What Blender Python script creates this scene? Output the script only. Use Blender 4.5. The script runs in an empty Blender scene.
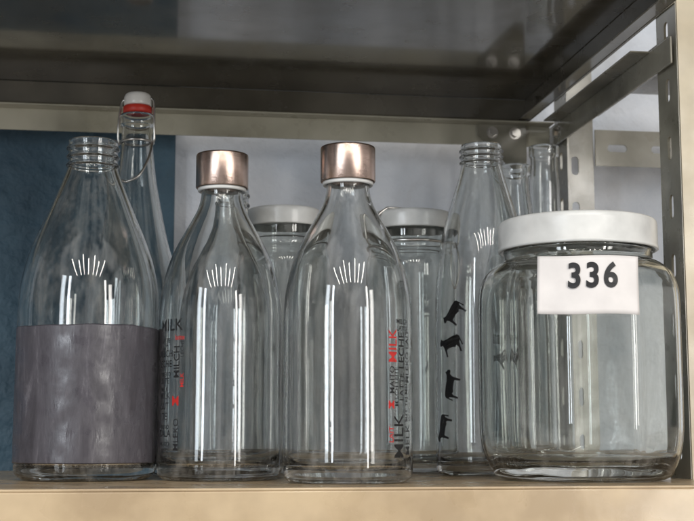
import bpy, bmesh, math, random
from mathutils import Vector, Matrix
from mathutils.geometry import tessellate_polygon
random.seed(7)
scene = bpy.context.scene
COL = scene.collection
R = math.radians

# ------------------------------------------------------------------ materials
def new_mat(name):
    m = bpy.data.materials.new(name); m.use_nodes = True
    nt = m.node_tree
    return m, nt, nt.nodes["Principled BSDF"]

def add(nt, t, **kw):
    n = nt.nodes.new(t)
    for k, v in kw.items():
        if k in n.inputs.keys(): n.inputs[k].default_value = v
        else: setattr(n, k, v)
    return n

def noise_color(nt, bsdf, c1, c2, scale=10, detail=5, stretch=(1, 1, 1), lo=.35, hi=.65, sock='Base Color'):
    tc = add(nt, 'ShaderNodeTexCoord'); mp = add(nt, 'ShaderNodeMapping')
    mp.inputs['Scale'].default_value = stretch
    nt.links.new(tc.outputs['Object'], mp.inputs['Vector'])
    nz = add(nt, 'ShaderNodeTexNoise', Scale=scale, Detail=detail)
    nt.links.new(mp.outputs[0], nz.inputs['Vector'])
    cr = add(nt, 'ShaderNodeValToRGB')
    cr.color_ramp.elements[0].position = lo; cr.color_ramp.elements[1].position = hi
    if isinstance(c1, (int, float)): c1 = (c1,)*3; c2 = (c2,)*3
    cr.color_ramp.elements[0].color = (*c1, 1); cr.color_ramp.elements[1].color = (*c2, 1)
    nt.links.new(nz.outputs['Fac'], cr.inputs['Fac'])
    nt.links.new(cr.outputs['Color'], bsdf.inputs[sock])
    return mp, nz, cr

def bump(nt, bsdf, scale, strength, dist=.001, stretch=(1, 1, 1), detail=3):
    tc = add(nt, 'ShaderNodeTexCoord'); mp = add(nt, 'ShaderNodeMapping')
    mp.inputs['Scale'].default_value = stretch
    nt.links.new(tc.outputs['Object'], mp.inputs['Vector'])
    nz = add(nt, 'ShaderNodeTexNoise', Scale=scale, Detail=detail)
    nt.links.new(mp.outputs[0], nz.inputs['Vector'])
    b = add(nt, 'ShaderNodeBump', Strength=strength, Distance=dist)
    nt.links.new(nz.outputs['Fac'], b.inputs['Height'])
    nt.links.new(b.outputs['Normal'], bsdf.inputs['Normal'])
    return b

def glass(name, col, bscale=26, bstr=.25, dust=.10):
    m, nt, b = new_mat(name)
    b.inputs['Base Color'].default_value = (*col, 1)
    b.inputs['Transmission Weight'].default_value = 1
    b.inputs['Roughness'].default_value = .0
    b.inputs['IOR'].default_value = 1.52
    bump(nt, b, bscale, bstr, .001, (1, 1, .35), 1)
    d = add(nt, 'ShaderNodeBsdfDiffuse'); d.inputs['Color'].default_value = (.62, .59, .54, 1)
    tc = add(nt, 'ShaderNodeTexCoord'); mp = add(nt, 'ShaderNodeMapping'); mp.inputs['Scale'].default_value = (1, 1, .45)
    nt.links.new(tc.outputs['Object'], mp.inputs['Vector'])
    n1 = add(nt, 'ShaderNodeTexNoise', Scale=75.0, Detail=4.0, Roughness=.75); nt.links.new(mp.outputs[0], n1.inputs['Vector'])
    mr = add(nt, 'ShaderNodeMapRange'); mr.inputs['From Min'].default_value = .48; mr.inputs['From Max'].default_value = .78
    mr.inputs['To Min'].default_value = dust*.08; mr.inputs['To Max'].default_value = dust*2.4
    nt.links.new(n1.outputs['Fac'], mr.inputs['Value'])
    sep = add(nt, 'ShaderNodeSeparateXYZ'); nt.links.new(tc.outputs['Object'], sep.inputs[0])
    mz = add(nt, 'ShaderNodeMapRange'); mz.inputs['From Min'].default_value = 0; mz.inputs['From Max'].default_value = .05
    mz.inputs['To Min'].default_value = 2.4; mz.inputs['To Max'].default_value = 1
    nt.links.new(sep.outputs['Z'], mz.inputs['Value'])
    a2 = add(nt, 'ShaderNodeMath', operation='MULTIPLY'); nt.links.new(mr.outputs[0], a2.inputs[0]); nt.links.new(mz.outputs[0], a2.inputs[1])
    mx = add(nt, 'ShaderNodeMixShader')
    nt.links.new(a2.outputs[0], mx.inputs[0]); nt.links.new(b.outputs[0], mx.inputs[1]); nt.links.new(d.outputs[0], mx.inputs[2])
    out = [n for n in nt.nodes if n.type == 'OUTPUT_MATERIAL'][0]
    nt.links.new(mx.outputs[0], out.inputs['Surface'])
    return m

M_GLASS = glass("clear_glass", (.915, .93, .925), 24, .4, dust=.05)
M_GLASSJ = glass("jar_glass", (.89, .915, .895), 20, .9, dust=.045)
M_GLASSR = glass("old_bottle_glass", (.905, .925, .92), 24, .6, dust=.055)

def paint(name, c1, c2, rough=.3, coat=.3, metallic=0, sc=9, crough=.12, bs=.12):
    m, nt, b = new_mat(name)
    noise_color(nt, b, c1, c2, sc, 5)
    b.inputs['Metallic'].default_value = metallic
    noise_color(nt, b, rough*.65, rough*1.5, 26, 5, sock='Roughness')
    b.inputs['Coat Weight'].default_value = coat
    b.inputs['Coat Roughness'].default_value = crough
    bump(nt, b, 160, bs, .0005)
    return m
M_BEIGE = paint("beige_enamel", (.31, .29, .22), (.44, .415, .33), .32, .4, sc=16)
M_SHADED = paint("shaded_enamel", (.075, .066, .048), (.145, .128, .095), .20, .9, sc=9, crough=.075, bs=.09)  # beige enamel darkened: shade under the upper shelf is put into the colour
M_SHADED2 = paint("worn_shaded_enamel", (.15, .14, .105), (.31, .29, .23), .3, .4, sc=18)  # darker beige copy, shade of inner flanges and rear steel painted in
M_POST = paint("worn_beige_enamel", (.46, .39, .27), (.64, .55, .39), .33, .4, sc=18)
M_SHELF = paint("shelf_enamel", (.46, .34, .21), (.64, .49, .31), .3, .3, sc=22)

M_STEEL, nt, b = new_mat("brushed_steel")
b.inputs['Base Color'].default_value = (.66, .50, .43, 1); b.inputs['Metallic'].default_value = 1
b.inputs['Roughness'].default_value = .22
bump(nt, b, 300, .3, .0004, (1, 1, 12))
M_WIRE, nt, b = new_mat("wire_steel")
b.inputs['Base Color'].default_value = (.6, .58, .55, 1); b.inputs['Metallic'].default_value = 1
b.inputs['Roughness'].default_value = .3

def plain(name, col, rough=.5, lo=.9, sc=40, **kw):
    m, nt, b = new_mat(name)
    noise_color(nt, b, tuple(c*lo for c in col), tuple(min(1, c*1.06) for c in col), sc, 5)
    b.inputs['Roughness'].default_value = rough
    for k, v in kw.items(): b.inputs[k].default_value = v
    return m
M_WHITELID = plain("white_lid_enamel", (.78, .78, .76), .25, .80, 30)
M_PORC = plain("porcelain", (.74, .72, .68), .2)
M_RUBBER = plain("red_rubber", (.55, .035, .02), .45)
def ink(name, col):
    m, nt, b = new_mat(name)
    b.inputs['Base Color'].default_value = (*col, 1); b.inputs['Roughness'].default_value = .4
    noise_color(nt, b, 1.0, .45, 260, 4, lo=.60, hi=.74, sock='Alpha')
    return m
M_INK = ink("worn_black_ink", (.012, .012, .014)); M_RED = ink("worn_red_ink", (.55, .025, .02))
M_BLACK = plain("black_ink", (.014, .014, .016), .4)
M_PAPER = plain("paper", (.83, .79, .77), .55, .94)

M_WRAP, nt, b = new_mat("purple_grey_coating")
mp, nz, cr = noise_color(nt, b, (.052, .048, .058), (.22, .21, .235), 85, 9, (1, 1, .22), .34, .76)
nz.inputs['Roughness'].default_value = .78; nz.inputs['Distortion'].default_value = .8
e_ = cr.color_ramp.elements.new(.56); e_.color = (.088, .082, .097, 1)
noise_color(nt, b, .22, .6, 70, 6, sock='Roughness')
bp = bump(nt, b, 60, .6, .002, (1, 1, .3), 5)

M_BLUE, nt, b = new_mat("blue_wall_paint")
noise_color(nt, b, (.022, .055, .085), (.060, .118, .165), 14, 9, lo=.3, hi=.7)
b.inputs['Roughness'].default_value = .6
bump(nt, b, 60, 1.0, .006, detail=6)
M_WALL, nt, b = new_mat("white_plaster")
noise_color(nt, b, (.60, .65, .73), (.85, .87, .92), 7, 8)
b.inputs['Roughness'].default_value = .8
bump(nt, b, 45, .9, .006, detail=6)

# ------------------------------------------------------------------ helpers
def obj(name, me, mat=None, parent=None, smooth=True):
    o = bpy.data.objects.new(name, me); COL.objects.link(o)
    if mat and not me.materials: me.materials.append(mat)
    if smooth:
        for p in me.polygons: p.use_smooth = True
    if parent: o.parent = parent
    return o

def empty(name, loc, label, cat, group=None, rot=0):
    e = bpy.data.objects.new(name, None); COL.objects.link(e)
    e.empty_display_size = .02
    e.location = loc; e.rotation_euler = (0, 0, rot)
    e["label"] = label; e["category"] = cat
    if group: e["group"] = group
    return e

def catmull(pts, n=6):
    out = []
    P = [Vector(p) for p in pts]
    for i in range(len(P)-1):
        p0 = P[max(i-1, 0)]; p1 = P[i]; p2 = P[i+1]; p3 = P[min(i+2, len(P)-1)]
        d = (p2-p1).length
        def tang(a, b_, c):
            t = (c-a); l1 = (b_-a).length; l2 = (c-b_).length
            if t.length < 1e-9: return Vector(b_)*0
            return t.normalized()*min(d, max(min(l1, l2)*1.0, d*.5))
        t1 = tang(p0, p1, p2); t2 = tang(p1, p2, p3)
        for k in range(n):
            t = k/n
            h00 = 2*t**3-3*t*t+1; h10 = t**3-2*t*t+t; h01 = -2*t**3+3*t*t; h11 = t**3-t*t
            out.append(p1*h00 + t1*h10 + p2*h01 + t2*h11)
    out.append(P[-1])
    return [(max(p[0], 0), p[1]) for p in out]

def lathe(profile, segs=96, deform=None, closed=False):
    bm = bmesh.new(); rings = []
    for (r, z) in profile:
        if r < 1e-6:
            rings.append([bm.verts.new((0, 0, z))])
        else:
            ring = []
            for i in range(segs):
                a = 2*math.pi*i/segs
                rr = r*(deform(a, z) if deform else 1)
                ring.append(bm.verts.new((rr*math.sin(a), -rr*math.cos(a), z)))
            rings.append(ring)
    pairs = list(zip(rings, rings[1:]))
    if closed: pairs.append((rings[-1], rings[0]))
    for a, b_ in pairs:
        if len(a) == 1 and len(b_) == 1: continue
        for i in range(segs):
            j = (i+1) % segs
            if len(a) == 1: bm.faces.new((a[0], b_[j], b_[i]))
            elif len(b_) == 1: bm.faces.new((a[i], a[j], b_[0]))
            else: bm.faces.new((a[i], a[j], b_[j], b_[i]))
    bmesh.ops.recalc_face_normals(bm, faces=bm.faces)
    me = bpy.data.meshes.new("m"); bm.to_mesh(me); bm.free()
    return me

def glass_body(outer, t=.0026, base_t=.007, threads=None, segs=96, deform=None, punt=.004):
    o = catmull(outer, 6)
    if threads:
        z0, z1, n, amp = threads
        dense = []
        for a, b_ in zip(o, o[1:]):
            k = 8 if (a[1] >= z0-.004 and b_[1] <= z1+.004) else 1
            for q in range(k):
                f = q/k; dense.append((a[0]+(b_[0]-a[0])*f, a[1]+(b_[1]-a[1])*f))
        dense.append(o[-1])
        outer_s = []
        for (r, z) in dense:
            if z0 <= z <= z1:
                r += amp*max(0, math.sin((z-z0)/(z1-z0)*n*2*math.pi))
            outer_s.append((r, z))
    else:
        outer_s = o
    base = [(0, punt), (outer[0][0]*.5, punt*.85), (outer[0][0]*.82, punt*.3), (outer[0][0]*.93, 0.0002)]
    base = catmull(base, 4)
    inner = []
    for i, (r, z) in enumerate(o):
        a = o[max(i-1, 0)]; c = o[min(i+1, len(o)-1)]
        d = Vector((c[0]-a[0], c[1]-a[1]))
        if d.length < 1e-9: continue
        d.normalize(); nr, nz = d[1], -d[0]
        ri, zi = r-t*nr, z-t*nz
        if zi > base_t+.006 and ri > .002 and (not inner or zi > inner[-1][1]): inner.append((ri, zi))
    rI = inner[0][0]
    bot = catmull([(0, base_t+punt*.7), (rI*.5, base_t+punt*.5), (rI*.82, base_t+.0002), (rI*.96, base_t+.003)], 4)
    top = o[-1]
    lip = [(top[0]-t*.25, top[1]+t*.35), (top[0]-t*.75, top[1]+t*.35)]
    prof = base + outer_s + lip + inner[::-1] + bot[::-1]
    return lathe(prof, segs, deform)

def tube(paths, rad=.0012, segs=8):
    bm = bmesh.new()
    for path, closed in paths:
        P = [Vector(p) for p in path]; n = len(P); rings = []
        for i, p in enumerate(P):
            a = P[(i-1) % n] if closed or i > 0 else P[0]
            c = P[(i+1) % n] if closed or i < n-1 else P[-1]
            d = (c-a).normalized()
            up = Vector((0, 0, 1)) if abs(d.z) < .9 else Vector((0, 1, 0))
            x = d.cross(up).normalized(); y = d.cross(x).normalized()
            rings.append([bm.verts.new(p+x*math.cos(2*math.pi*k/segs)*rad+y*math.sin(2*math.pi*k/segs)*rad) for k in range(segs)])
        m = n if closed else n-1
        for i in range(m):
            A = rings[i]; B = rings[(i+1) % n]
            for k in range(segs):
                bm.faces.new((A[k], A[(k+1) % segs], B[(k+1) % segs], B[k]))
        if not closed:
            bm.faces.new(rings[0]); bm.faces.new(rings[-1][::-1])
    bmesh.ops.recalc_face_normals(bm, faces=bm.faces)
    me = bpy.data.meshes.new("wire"); bm.to_mesh(me); bm.free()
    return me

def circle(r, z, n=48):
    return [(r*math.sin(2*math.pi*i/n), -r*math.cos(2*math.pi*i/n), z) for i in range(n)]

def spline3(pts, n=8):
    P = [Vector(p) for p in pts]; out = []
    for i in range(len(P)-1):
        p0 = P[max(i-1, 0)]; p1 = P[i]; p2 = P[i+1]; p3 = P[min(i+2, len(P)-1)]
        for k in range(n):
            t = k/n
            out.append(.5*((2*p1)+(p2-p0)*t+(2*p0-5*p1+4*p2-p3)*t*t+(3*p1-p0-3*p2+p3)*t**3))
    out.append(P[-1]); return out

def text_mesh(body, size, bold=0.0):
    cu = bpy.data.curves.new("t", 'FONT'); cu.body = body; cu.size = size
    cu.align_x = 'CENTER'; cu.align_y = 'CENTER'; cu.offset = bold*size
    cu.resolution_u = 6
    o = bpy.data.objects.new("t", cu); COL.objects.link(o)
    bpy.context.view_layer.update()
    dg = bpy.context.evaluated_depsgraph_get()
    me = bpy.data.meshes.new_from_object(o.evaluated_get(dg))
    bpy.data.objects.remove(o)
    return me

def text_group(items, wrap, maxbold=.05):
    bm = bmesh.new()
    for (s, size, u, v, rot, bold, sx) in items:
        me = text_mesh(s, 1.0, min(bold, maxbold))
        c, sn = math.cos(rot), math.sin(rot)
        vs = []
        for w in me.vertices:
            x, y = w.co.x*sx*size, w.co.y*size
            vs.append(bm.verts.new(wrap(u+x*c-y*sn, v+x*sn+y*c)))
        for p in me.polygons:
            try: bm.faces.new([vs[i] for i in p.vertices])
            except ValueError: pass
        bpy.data.meshes.remove(me)
    m = bpy.data.meshes.new("print"); bm.to_mesh(m); bm.free()
    return m

def cyl_wrap(rad, a0):
    return lambda u, v: (rad*math.sin(a0+u/rad), -rad*math.cos(a0+u/rad), v)

def box_bm(bm, x0, x1, y0, y1, z0, z1):
    vs = [bm.verts.new(p) for p in [(x0,y0,z0),(x1,y0,z0),(x1,y1,z0),(x0,y1,z0),(x0,y0,z1),(x1,y0,z1),(x1,y1,z1),(x0,y1,z1)]]
    for f in [(0,3,2,1),(4,5,6,7),(0,1,5,4),(1,2,6,5),(2,3,7,6),(3,0,4,7)]:
        bm.faces.new([vs[i] for i in f])

def boxes(name, lst, mat, parent=None, bev=.0008):
    bm = bmesh.new()
    for b_ in lst: box_bm(bm, *b_)
    me = bpy.data.meshes.new(name); bm.to_mesh(me); bm.free()
    o = obj(name, me, mat, parent, smooth=False)
    if bev:
        md = o.modifiers.new("b", 'BEVEL'); md.width = bev; md.segments = 2; md.limit_method = 'ANGLE'
    return o

def perforated(name, L, W, pitch, hr, hl, mat, parent, M, thick=.002):
    bm = bmesh.new(); n = int(L/pitch); N = 16
    for c in range(n):
        u0 = c*pitch; u1 = u0+pitch; uc = (u0+u1)/2; vc = W*.5
        hole = []; outer = []
        for k in range(N):
            a = 2*math.pi*(k+.5)/N
            dx, dy = math.cos(a), math.sin(a)
            hole.append((uc+dx*hr+(hl if dx > 0 else -hl), vc+dy*hr))
            s = 1/max(abs(dx)/(pitch/2), abs(dy)/(W/2))
            outer.append((uc+dx*s, vc+dy*s))
        for cx, cy in ((u0, 0), (u1, 0), (u1, W), (u0, W)):
            k = min(range(N), key=lambda q: (outer[q][0]-cx)**2+(outer[q][1]-cy)**2)
            outer[k] = (cx, cy)
        hv = [bm.verts.new(M @ Vector((p[0], p[1], 0))) for p in hole]
        ov = [bm.verts.new(M @ Vector((p[0], p[1], 0))) for p in outer]
        for k in range(N):
            j = (k+1) % N
            bm.faces.new((ov[k], ov[j], hv[j], hv[k]))
    bmesh.ops.remove_doubles(bm, verts=bm.verts, dist=1e-5)
    me = bpy.data.meshes.new(name); bm.to_mesh(me); bm.free()
    o = obj(name, me, mat, parent, smooth=False)
    md = o.modifiers.new("s", 'SOLIDIFY'); md.thickness = thick; md.offset = 0
    return o

def hexbolt(parent, loc, axis='y', r=.006):
    bm = bmesh.new()
    bmesh.ops.create_cone(bm, segments=6, radius1=r, radius2=r*.94, depth=.004, cap_ends=True)
    bmesh.ops.create_cone(bm, segments=20, radius1=r*1.35, radius2=r*1.35, depth=.0012, cap_ends=True, matrix=Matrix.Translation((0, 0, -.0024)))
    me = bpy.data.meshes.new("bolt"); bm.to_mesh(me); bm.free()
    o = obj("bolt", me, M_WIRE, parent, smooth=False)
    o.location = loc
    o.rotation_euler = (R(90), 0, 0) if axis == 'y' else (0, R(-90), 0)
    return o

# ------------------------------------------------------------------ setting
wall = boxes("wall", [(-1.6, 1.8, 1.42, 1.50, -1.0, 1.6)], M_WALL, None, 0)
wall["kind"] = "structure"
bw = boxes("blue_panel", [(-1.2, .020, 1.395, 1.413, -.6, 1.3)], M_BLUE, None, .002)
bw["label"] = "dark blue painted panel standing against the pale wall"; bw["category"] = "panel"

unit = empty("shelving_unit", (0, 0, 0), "beige enamelled steel shelving unit holding the glass bottles and jars", "shelf")
XL, XR = -.55, .395
F, B = .885, 1.33
boxes("shelf_board", [(XL, .46, F, B, -.002, 0), (XL, .46, F, F+.002, -.045, -.0021), (XL, .46, F+.0021, F+.016, -.045, -.043),
                      (XL, .46, B-.002, B, -.045, -.0021)], M_SHELF, unit, .0009)
zu = .395
boxes("shelf_board", [(XL, XR, F, B, zu, zu+.002),
                      (XL, XR, F, F+.002, zu-.027, zu-.0001), (XL, XR, B-.002, B, zu-.027, zu-.0001),
                      (XL, XR, B-.016, B-.0021, zu-.027, zu-.0255),
                      (XR-.002, XR, F+.0021, B-.0021, zu-.027, zu-.0001),
                      (XR-.014, XR-.0021, F+.017, B-.017, zu-.027, zu-.0255)], M_SHADED, unit, .0009)
boxes("beam", [(XL, .42, B-.004, B-.001, .343, .3665), (XL, .42, B-.022, B-.0041, .3650, .3668)], M_BEIGE, unit, .0008)
boxes("beam", [(.4225, .4245, 1.0, B+.01, .343, .3665), (.405, .4224, 1.045, B-.03, .3648, .3665)], M_SHADED2, unit, .0008)
boxes("beam", [(.4265, .4285, 1.0, B, .395, .425)], M_SHADED2, unit, .0008)
def post(x, y, yf, mat):
    Mx = Matrix(((0, 1, 0, x), (0, 0, 1, y), (1, 0, 0, -.30), (0, 0, 0, 1)))
    perforated("upright_post", 1.2, .042, .05, .0042, .006, mat, unit, Mx)
    My = Matrix(((0, 0, 1, x), (0, 1, 0, yf), (1, 0, 0, -.30), (0, 0, 0, 1)))
    perforated("upright_flange", 1.2, .042, .05, .0042, .006, M_SHADED2, unit, My)
post(.4290, 1.0, 1.0, M_POST)
post(.4290, B+.004, B+.004-.042, M_SHADED2)
bm = bmesh.new()
pts = [(.34, .3675), (.3925, .3675), (.3925, .31), (.382, .31), (.34, .352)]
f = bm.faces.new([bm.verts.new((p[0], B-.0065, p[1])) for p in pts])
me = bpy.data.meshes.new("g"); bm.to_mesh(me); bm.free()
g = obj("gusset_plate", me, M_SHADED2, unit, False)
md = g.modifiers.new("s", 'SOLIDIFY'); md.thickness = .002
hexbolt(unit, (.355, B-.0105, .356), r=.0048); hexbolt(unit, (.380, B-.0105, .356), r=.0048)
hexbolt(unit, (.4195, 1.305, .355), 'x', .005); hexbolt(unit, (.392, 1.28, .382), 'x', .005)

unit2 = empty("shelving_unit", (0, 0, 0), "neighbouring steel shelving bay with perforated beam", "shelf")
boxes("shelf_board", [(.475, 1.3, F+.1, B, zu+.012, zu+.014), (.475, .477, F+.1, B, zu-.015, zu+.0119)], M_SHADED, unit2, .0009)
Mx = Matrix(((1, 0, 0, .472), (0, 0, 1, B), (0, 1, 0, .325), (0, 0, 0, 1)))
perforated("beam", .8, .04, .05, .0042, .007, M_SHADED2, unit2, Mx)
boxes("shelf_board", [(.475, 1.3, F, B, -.002, 0), (.475, 1.3, F, F+.002, -.045, -.0021)], M_SHELF, unit2, .0009)

# ------------------------------------------------------------------ milk bottles with steel caps
MILK = [(.0445, .0008), (.0478, .004), (.0489, .012), (.049, .04), (.049, .085), (.049, .118), (.0483, .137), (.0462, .152), (.0422, .168),
        (.0370, .181), (.0312, .192), (.0250, .203), (.0198, .213), (.0172, .222), (.0165, .232), (.0165, .2535)]
GRP = "milk bottles with brushed steel caps"
def capped_bottle(x, y, label, items_black, items_red, sz=1):
    e = empty("milk_bottle", (x, y, 0), label, "bottle", GRP)
    obj("glass_body", glass_body(MILK, .0030, .010), M_GLASS, e)
    cap = catmull([(0, .2592), (.019, .2592), (.0207, .2588), (.0213, .2575)], 4) + [(.0213, .2318), (.0208, .2312), (.0203, .2318)]
    cap += [(.0203, .2566), (0, .2570)]
    obj("cap", lathe(cap, 72), M_STEEL, e)
    ring = [(.0172, .2285), (.0192, .2285), (.0197, .2295), (.0197, .2311), (.0172, .2311)]
    obj("gasket", lathe(ring, 64, closed=True), M_WHITELID, e)
    w = cyl_wrap(.04925, 0)
    p = obj("printed_text", text_group(items_black, w, .006), M_INK, e, False)
    q = obj("printed_text", text_group(items_red, w, .008), M_RED, e, False)
    p["label"] = "black printed lettering on the glass"; q["label"] = "red printed lettering on the glass"
    e.scale = (1, 1, sz)
    return e
rad = .04925
def U(deg): return rad*R(deg)
UP = R(90)
a0 = -56
words = ["LATTE", "LAIT", "MILCH", "LECHE", "MLEKO", "LEITE", "MELK", "MILK", "SUT", "TEJ", "PIENO", "GALA", "MAITO"]
blk = [("MILK", .0130, U(a0)+.001, .118, 0, .014, 1.0)]
z = .1065
i = 0
rnd = random.Random(3)
while z > .022:
    s = rnd.choice([.0048, .006, .0075])
    blk.append((words[i % len(words)], s, U(a0)-.005+rnd.uniform(-.001, .001), z, 0, .008, .9))
    z -= s*1.05; i += 1
blk += [("MILCH", .0085, U(a0)+.0095, .090, UP, .010, 1), ("MLEKO", .0075, U(a0)+.0095, .035, UP, .010, 1), ("LECHE", .0045, U(a0)+.015, .1, UP, .005, 1)]
red = [("MILK", .0050, U(a0)+.015, .076, UP, .01, 1), ("M", .0105, U(a0)+.0085, .060, 0, .02, 1), ("latte", .0055, U(a0)+.012, .1085, 0, .01, 1)]
capped_bottle(.0531, 1.045, "clear capped milk bottle with lettering turned aside", blk, red, 1.013)
a0 = 38
blk = [("MILK", .0150, U(a0)+.003, .0345, UP, .014, 1.0), ("MLEKO LAIT", .0072, U(a0)+.0145, .094, UP, .008, 1), ("LECHE", .0095, U(a0)+.006, .098, UP, .012, 1),
       ("MAITO", .0066, U(a0)-.0045, .076, UP, .008, 1), ("MILCH LEITE", .0052, U(a0)+.0000, .071, UP, .006, 1), ("LATTE", .0072, U(a0)+.0062, .071, UP, .010, 1),
       ("SUT TEJ MELK", .0055, U(a0)+.0125, .062, UP, .006, 1), ("PIENO GALA", .005, U(a0)+.0185, .06, UP, .005, 1), ("MELK", .0095, U(a0)+.0150, .032, UP, .012, 1)]
for k, wd in enumerate(["MILCH", "LATTE"]):
    blk.append((wd, .0052, U(a0)+.0075, .1195-k*.0052, 0, .006, 1))
red = [("MILK", .0115, U(a0)-.0035, .101, UP, .018, 1), ("M", .0085, U(a0)-.0055, .0575, 0, .015, 1), ("LAIT", .0060, U(a0)-.0055, .036, UP, .01, 1)]
capped_bottle(.1464, .975, "clear capped milk bottle with black and red lettering facing outward", blk, red, .989)

# ------------------------------------------------------------------ bottle with purple-grey band
e = empty("milk_bottle", (-.0515, 1.06, 0), "open clear milk bottle with dark purple-grey band around it", "bottle")
P1 = [(.050, .001), (.0545, .005), (.0558, .013), (.056, .04), (.056, .085), (.056, .1226), (.0554, .142), (.0535, .159), (.0495, .176), (.0440, .1915),
      (.0375, .207), (.0312, .222), (.0255, .236), (.0216, .246), (.0203, .2510), (.0200, .259), (.0202, .2725)]
obj("glass_body", glass_body(P1, .0030, .010, threads=(.2510, .2720, 3, .0015)), M_GLASSR, e)
band = [(.0563, .0135), (.0564, .0145)] + [(.0564, .0145+.1035*k/20) for k in range(1, 20)] + [(.0564, .1180), (.0563, .1192), (.05612, .1187), (.05612, .06), (.05612, .0140)]
bandm = lathe(band, 128, closed=True)
for v in bandm.vertices:
    a = math.atan2(v.co.x, -v.co.y)
    if v.co.z > .112: v.co.z += .0005*math.sin(3*a)+.0002*math.sin(11*a+1)
o = obj("painted_band", bandm, M_WRAP, e); o["label"] = "streaked purple-grey coating around the glass"

# ------------------------------------------------------------------ bottle with cows
e5 = empty("milk_bottle", (.2927, 1.13, 0), "tall open clear bottle with black cow silhouettes beside wide jar", "bottle")
P5 = [(.039, .001), (.0425, .004), (.0436, .012), (.044, .05), (.044, .12), (.0432, .155), (.0412, .18), (.0375, .209), (.0325, .229), (.0270, .247),
      (.0222, .262), (.0190, .274), (.0185, .281), (.0188, .296)]
obj("glass_body", glass_body(P5, .0030, .009, threads=(.279, .2955, 3, .0016)), M_GLASSR, e5)
cow = [(-1.0, .30), (-.93, .48), (-.80, .56), (-.78, .68), (-.70, .58), (-.55, .50), (-.2, .46), (.3, .50), (.78, .48), (.92, .38), (.98, .05), (1.04, -.2), (.95, -.22),
       (.90, .12), (.82, .05), (.80, -.25), (.84, -.55), (.70, -.55), (.66, -.25), (.55, -.08), (.42, -.18), (.2, -.12), (-.2, -.12), (-.36, -.15), (-.38, -.55), (-.50, -.55), (-.54, -.15),
       (-.60, .08), (-.72, .25), (-.88, .22)]
COWT = tessellate_polygon([[Vector((p[0], p[1], 0)) for p in cow]])
def cow_mesh(u0, v0, s, rot, wrap, flip=1):
    bm = bmesh.new(); c, sn = math.cos(rot), math.sin(rot)
    vs = []
    for (x, y) in cow:
        x *= s*flip; y *= s*1.15
        vs.append(bm.verts.new((x*c-y*sn, x*sn+y*c, 0)))
    for t in COWT:
        try: bm.faces.new([vs[i] for i in t])
        except ValueError: pass
    bmesh.ops.subdivide_edges(bm, edges=bm.edges, cuts=2)
    for v in bm.verts: v.co = wrap(u0+v.co.x, v0+v.co.y)
    me = bpy.data.meshes.new("cow"); bm.to_mesh(me); bm.free(); return me
w5 = cyl_wrap(.0443, 0)
for (ad, zz, s, rt, fl) in [(-50, .139, .0125, .9, 1), (-56, .112, .0130, .3, 1), (-54, .078, .0130, 1.4, -1), (-68, .040, .0130, 1.3, 1), (10, .10, .012, .5, 1), (150, .12, .012, .2, 1)]:
    obj("cow_print", cow_mesh(.0443*R(ad), zz, s, rt, w5, fl), M_BLACK, e5, False)

e = empty("milk_bottle", (.0655, 1.146, 0), "plain open clear bottle standing behind the capped ones", "bottle")
obj("glass_body", glass_body(MILK, .0028, .009, threads=(.236, .2535, 2, .0014)), M_GLASSR, e)

# ------------------------------------------------------------------ swing-top bottles
def swing(x, y, label, cap=True, h=.3245, rot=0.0, body=.042):
    e = empty("swing_top_bottle" if cap else "slim_bottle", (x, y, 0), label, "bottle", None, rot)
    k = h/.3245
    P = [(body*.9, .001), (body*.97, .005), (body, .014), (body, .08), (body*.99, .15), (body*.92, .178), (min(.0305, body*.84), .206), (min(.0240, body*.74), .235), (min(.0188, body*.66), .262), (.0158, .285), (.0143, .302), (.0143, .312),
         (.0158, .315), (.0160, .3235)]
    P = [(r, z*k) for r, z in P]
    obj("glass_body", glass_body(P, .0028, .009), M_GLASSR, e)
    zt = h
    if cap:
        obj("gasket", lathe([(0, zt+.001), (.0122, zt+.001), (.0133, zt+.002), (.0133, zt+.0072), (.0122, zt+.0082), (0, zt+.0082)], 48), M_RUBBER, e)
        capp = catmull([(0, zt+.0085), (.0118, zt+.0086), (.0128, zt+.011), (.0126, zt+.0165), (.0105, zt+.0200), (.006, zt+.0211), (0, zt+.0213)], 5)
        obj("stopper", lathe(capp, 48), M_PORC, e)
        paths = [(circle(.0150, zt-.026*1), True)]
        for s in (-1, 1):
            paths.append((spline3([(s*.0150, 0, zt-.026), (s*.0175, -.002, zt-.024), (s*.0175, -.003, zt-.010), (s*.0165, -.001, zt+.006), (s*.0150, 0, zt+.014), (s*.0100, 0, zt+.0160)]), False))
            paths.append((spline3([(s*.0150, 0, zt-.026), (s*.0170, -.006, zt-.030), (s*.0165, -.014, zt-.045), (s*.011, -.0225, zt-.062), (0, -.0255, zt-.068)]), False))
        obj("wire_bail", tube(paths, .0011), M_WIRE, e)
    return e
swing(-.0185, 1.195, "tall swing-top bottle with white stopper and red seal", True, .3300, R(-20))
swing(.3520, 1.228, "slim clear bottle without stopper near the steel post", False, .300, 0, .037)
swing(.3980, 1.277, "tall narrow clear bottle touching the steel post", False, .332, 0, .024)

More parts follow.
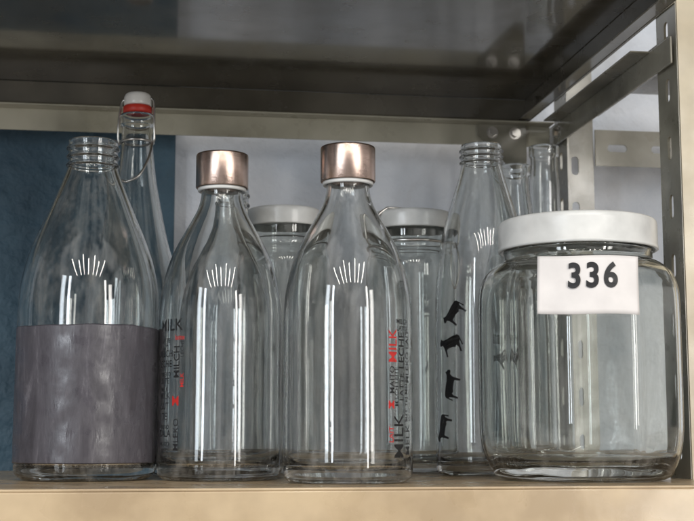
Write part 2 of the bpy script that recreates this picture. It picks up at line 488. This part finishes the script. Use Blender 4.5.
# ------------------------------------------------------------------ storage jars
def storage_jar(x, y, label, lr=.0362, clasp=True, top=.252, rot=0):
    e = empty("storage_jar", (x, y, 0), label, "jar", "storage jars with white lids", rot)
    zl = top-.0165
    P = [(.036, .001), (.0395, .005), (.0405, .013), (.0405, .08), (.0405, .17), (.0400, .195), (.0375, .206), (.0345, .211), (.0340, .215), (.0352, .218), (.0342, .222), (.0335, zl+.006)]
    obj("glass_body", glass_body(P, .003, .009), M_GLASSJ, e)
    lid = catmull([(0, top-.0008), (lr*.8, top-.0008), (lr*.92, top+.0004), (lr*.985, top-.0015), (lr, top-.005)], 4) + [(lr, zl+.001), (lr*.99, zl-.0005), (lr*.965, zl), (lr*.965, top-.006), (0, top-.004)]
    obj("lid", lathe(lid, 80), M_WHITELID, e)
    if clasp:
        s0 = lr/.0362
        paths = [(circle(.0362, .2175), True)]
        c = [(.0362, 0, .2175), (.040*s0, -.004, .222), (.0395*s0, -.006, .235), (.038*s0, -.008, .243), (.034, -.01, top+.0022)]
        for s in (-1, 1):
            paths.append((spline3([(s*p[0], p[1], p[2]) for p in c]), False))
        paths.append((spline3([(.034, -.01, top+.0022), (.02, -.012, top+.0022), (0, -.0125, top+.0022), (-.02, -.012, top+.0022), (-.034, -.01, top+.0022)]), False))
        paths.append((spline3([(.022, -.0335, .2175), (.023, -.040, .205), (.0215, -.0432, .185), (.016, -.0440, .172), (.011, -.0432, .185), (.012, -.040, .205), (.012, -.036, .2175)]), False))
        obj("wire_clasp", tube(paths, .0012), M_WIRE, e)
    return e
storage_jar(.1213, 1.22, "tall glass storage jar with white lid behind two capped bottles", .0362, False, .2475)
storage_jar(.2462, 1.222, "tall glass storage jar with white lid and wire clasp", .0405, True, .2475, R(22))

# ------------------------------------------------------------------ big jar with number
e = empty("glass_jar", (.3379, 1.0, 0), "wide fluted glass jar with white lid and numbered paper label", "jar")
PJ = [(.0640, .001), (.0690, .004), (.0745, .013), (.0788, .026), (.0805, .042), (.0808, .08), (.0808, .115), (.0806, .138), (.0792, .151), (.0745, .1625), (.0660, .1700),
      (.0600, .1735), (.0590, .178), (.0598, .181), (.0590, .185), (.0590, .199)]
def flute(a, z):
    f = 0
    if .008 < z < .170:
        f = min(1, (z-.008)/.018)*min(1, (.170-z)/.018)
    # ten softly rounded flat panels
    q = math.pi/5
    b_ = ((a-.25) % q)-q/2
    flat = math.cos(q/2)/math.cos(b_)          # 1 at corners, cos(q/2) mid-panel
    s = abs(b_)/(q/2)
    corner = -.012*max(0, (s-.86)/.14)**1.5
    return 1+f*((flat-1)*.85+.022+corner)
obj("glass_body", glass_body(PJ, .0038, .013, segs=240, deform=flute, punt=.007), M_GLASSJ, e)
lr = .0635; top = .2060; zl = .1815
lid = catmull([(0, top-.001), (lr*.85, top-.001), (lr*.93, top+.0003), (lr*.985, top-.0012), (lr, top-.0045)], 4) + [(lr, zl+.0035), (lr*1.008, zl+.002), (lr*1.008, zl+.0006), (lr*.995, zl), (lr*.97, zl), (lr*.97, top-.006), (0, top-.004)]
obj("lid", lathe(lid, 120), M_WHITELID, e)
Rl = .115; ac = R(-13.5); lw, lh = .0755, .0435
cx, cy = -(Rl-.0868)*math.sin(ac), (Rl-.0868)*math.cos(ac)
def lwrap(u, v, off=0):
    a = ac+u/Rl
    return (cx+(Rl+off)*math.sin(a), cy-(Rl+off)*math.cos(a), .1455+v+.0004*math.sin(u*90)-.012*u)
bm = bmesh.new(); nu, nv = 30, 12; G = []
for j in range(nv+1):
    row = []
    for i in range(nu+1):
        u = (i/nu-.5)*lw; v = (j/nv-.5)*lh
        off = .0004*math.sin(u*120+v*60)+.0035*max(0, (-u-.024)/.014)**2*max(0, .5-v/lh)
        row.append(bm.verts.new(lwrap(u, v, off)))
    G.append(row)
for j in range(nv):
    for i in range(nu):
        bm.faces.new((G[j][i], G[j][i+1], G[j+1][i+1], G[j+1][i]))
me = bpy.data.meshes.new("label"); bm.to_mesh(me); bm.free()
pl = obj("paper_label", me, M_PAPER, e); pl["label"] = "white paper label reading 336"
md = pl.modifiers.new("s", 'SOLIDIFY'); md.thickness = .00025; md.offset = -1
num = text_group([("3", .0255, -.0105, .0060, R(-2), .03, .85), ("3", .0255, .0028, .0060, R(-2), .03, .85), ("6", .0255, .0160, .0060, R(-2), .03, .85)], lambda u, v: lwrap(u, v, .0009))
obj("printed_number", num, M_BLACK, pl, False)

# ------------------------------------------------------------------ camera
cam = bpy.data.cameras.new("camera"); co = bpy.data.objects.new("camera", cam); COL.objects.link(co)
co.location = (0, 0, .0363); co.rotation_euler = (R(97.6), 0, R(-8.5))
cam.sensor_width = 36; cam.lens = 67.3; cam.clip_start = .01; cam.clip_end = 50
cam.dof.use_dof = True; cam.dof.focus_distance = 1.0; cam.dof.aperture_fstop = 16
scene.camera = co

# ------------------------------------------------------------------ light
def area(loc, target, sx, sy, power, col=(1, 1, 1)):
    l = bpy.data.lights.new("lamp", 'AREA'); l.shape = 'RECTANGLE'; l.size = sx; l.size_y = sy; l.energy = power; l.color = col
    o = bpy.data.objects.new("lamp", l); COL.objects.link(o); o.location = loc
    d = Vector(target)-Vector(loc)
    o.rotation_euler = d.to_track_quat('-Z', 'Y').to_euler()
    return o
for k in range(7):
    x = -1.35+k*.42+(.06 if k % 3 == 1 else 0)
    area((x, -1.7-.12*(k % 2), 1.75), (x, -1.7-.12*(k % 2), 0), .05, 1.5-.2*(k % 2), 10, (1, .95, .87))
area((-2.05, -1.2, .62), (.15, 1.1, .12), .34, 1.5, 16, (.85, .93, 1))
area((-1.62, -1.55, .62), (.15, 1.1, .12), .18, 1.5, 18, (.88, .94, 1))
area((1.45, -1.7, .5), (.2, 1.1, .15), .15, 1.6, 18, (1, .97, .92))
area((1.85, -1.45, .5), (.2, 1.1, .15), .30, 1.3, 13, (1, .97, .92))
w = bpy.data.worlds.new("World"); scene.world = w; w.use_nodes = True
nt = w.node_tree; bg = nt.nodes["Background"]
tc = add(nt, 'ShaderNodeTexCoord'); nz = add(nt, 'ShaderNodeTexNoise', Scale=3.2, Detail=3.0)
nt.links.new(tc.outputs['Generated'], nz.inputs['Vector'])
cr = add(nt, 'ShaderNodeValToRGB')
cr.color_ramp.elements[0].position = .46; cr.color_ramp.elements[0].color = (.010, .010, .012, 1)
cr.color_ramp.elements[1].position = .60; cr.color_ramp.elements[1].color = (.78, .76, .74, 1)
nt.links.new(nz.outputs['Fac'], cr.inputs['Fac']); nt.links.new(cr.outputs['Color'], bg.inputs['Color'])
bg.inputs['Strength'].default_value = 1.05
scene.view_settings.view_transform = 'Standard'; scene.view_settings.look = 'None'; scene.view_settings.exposure = 0
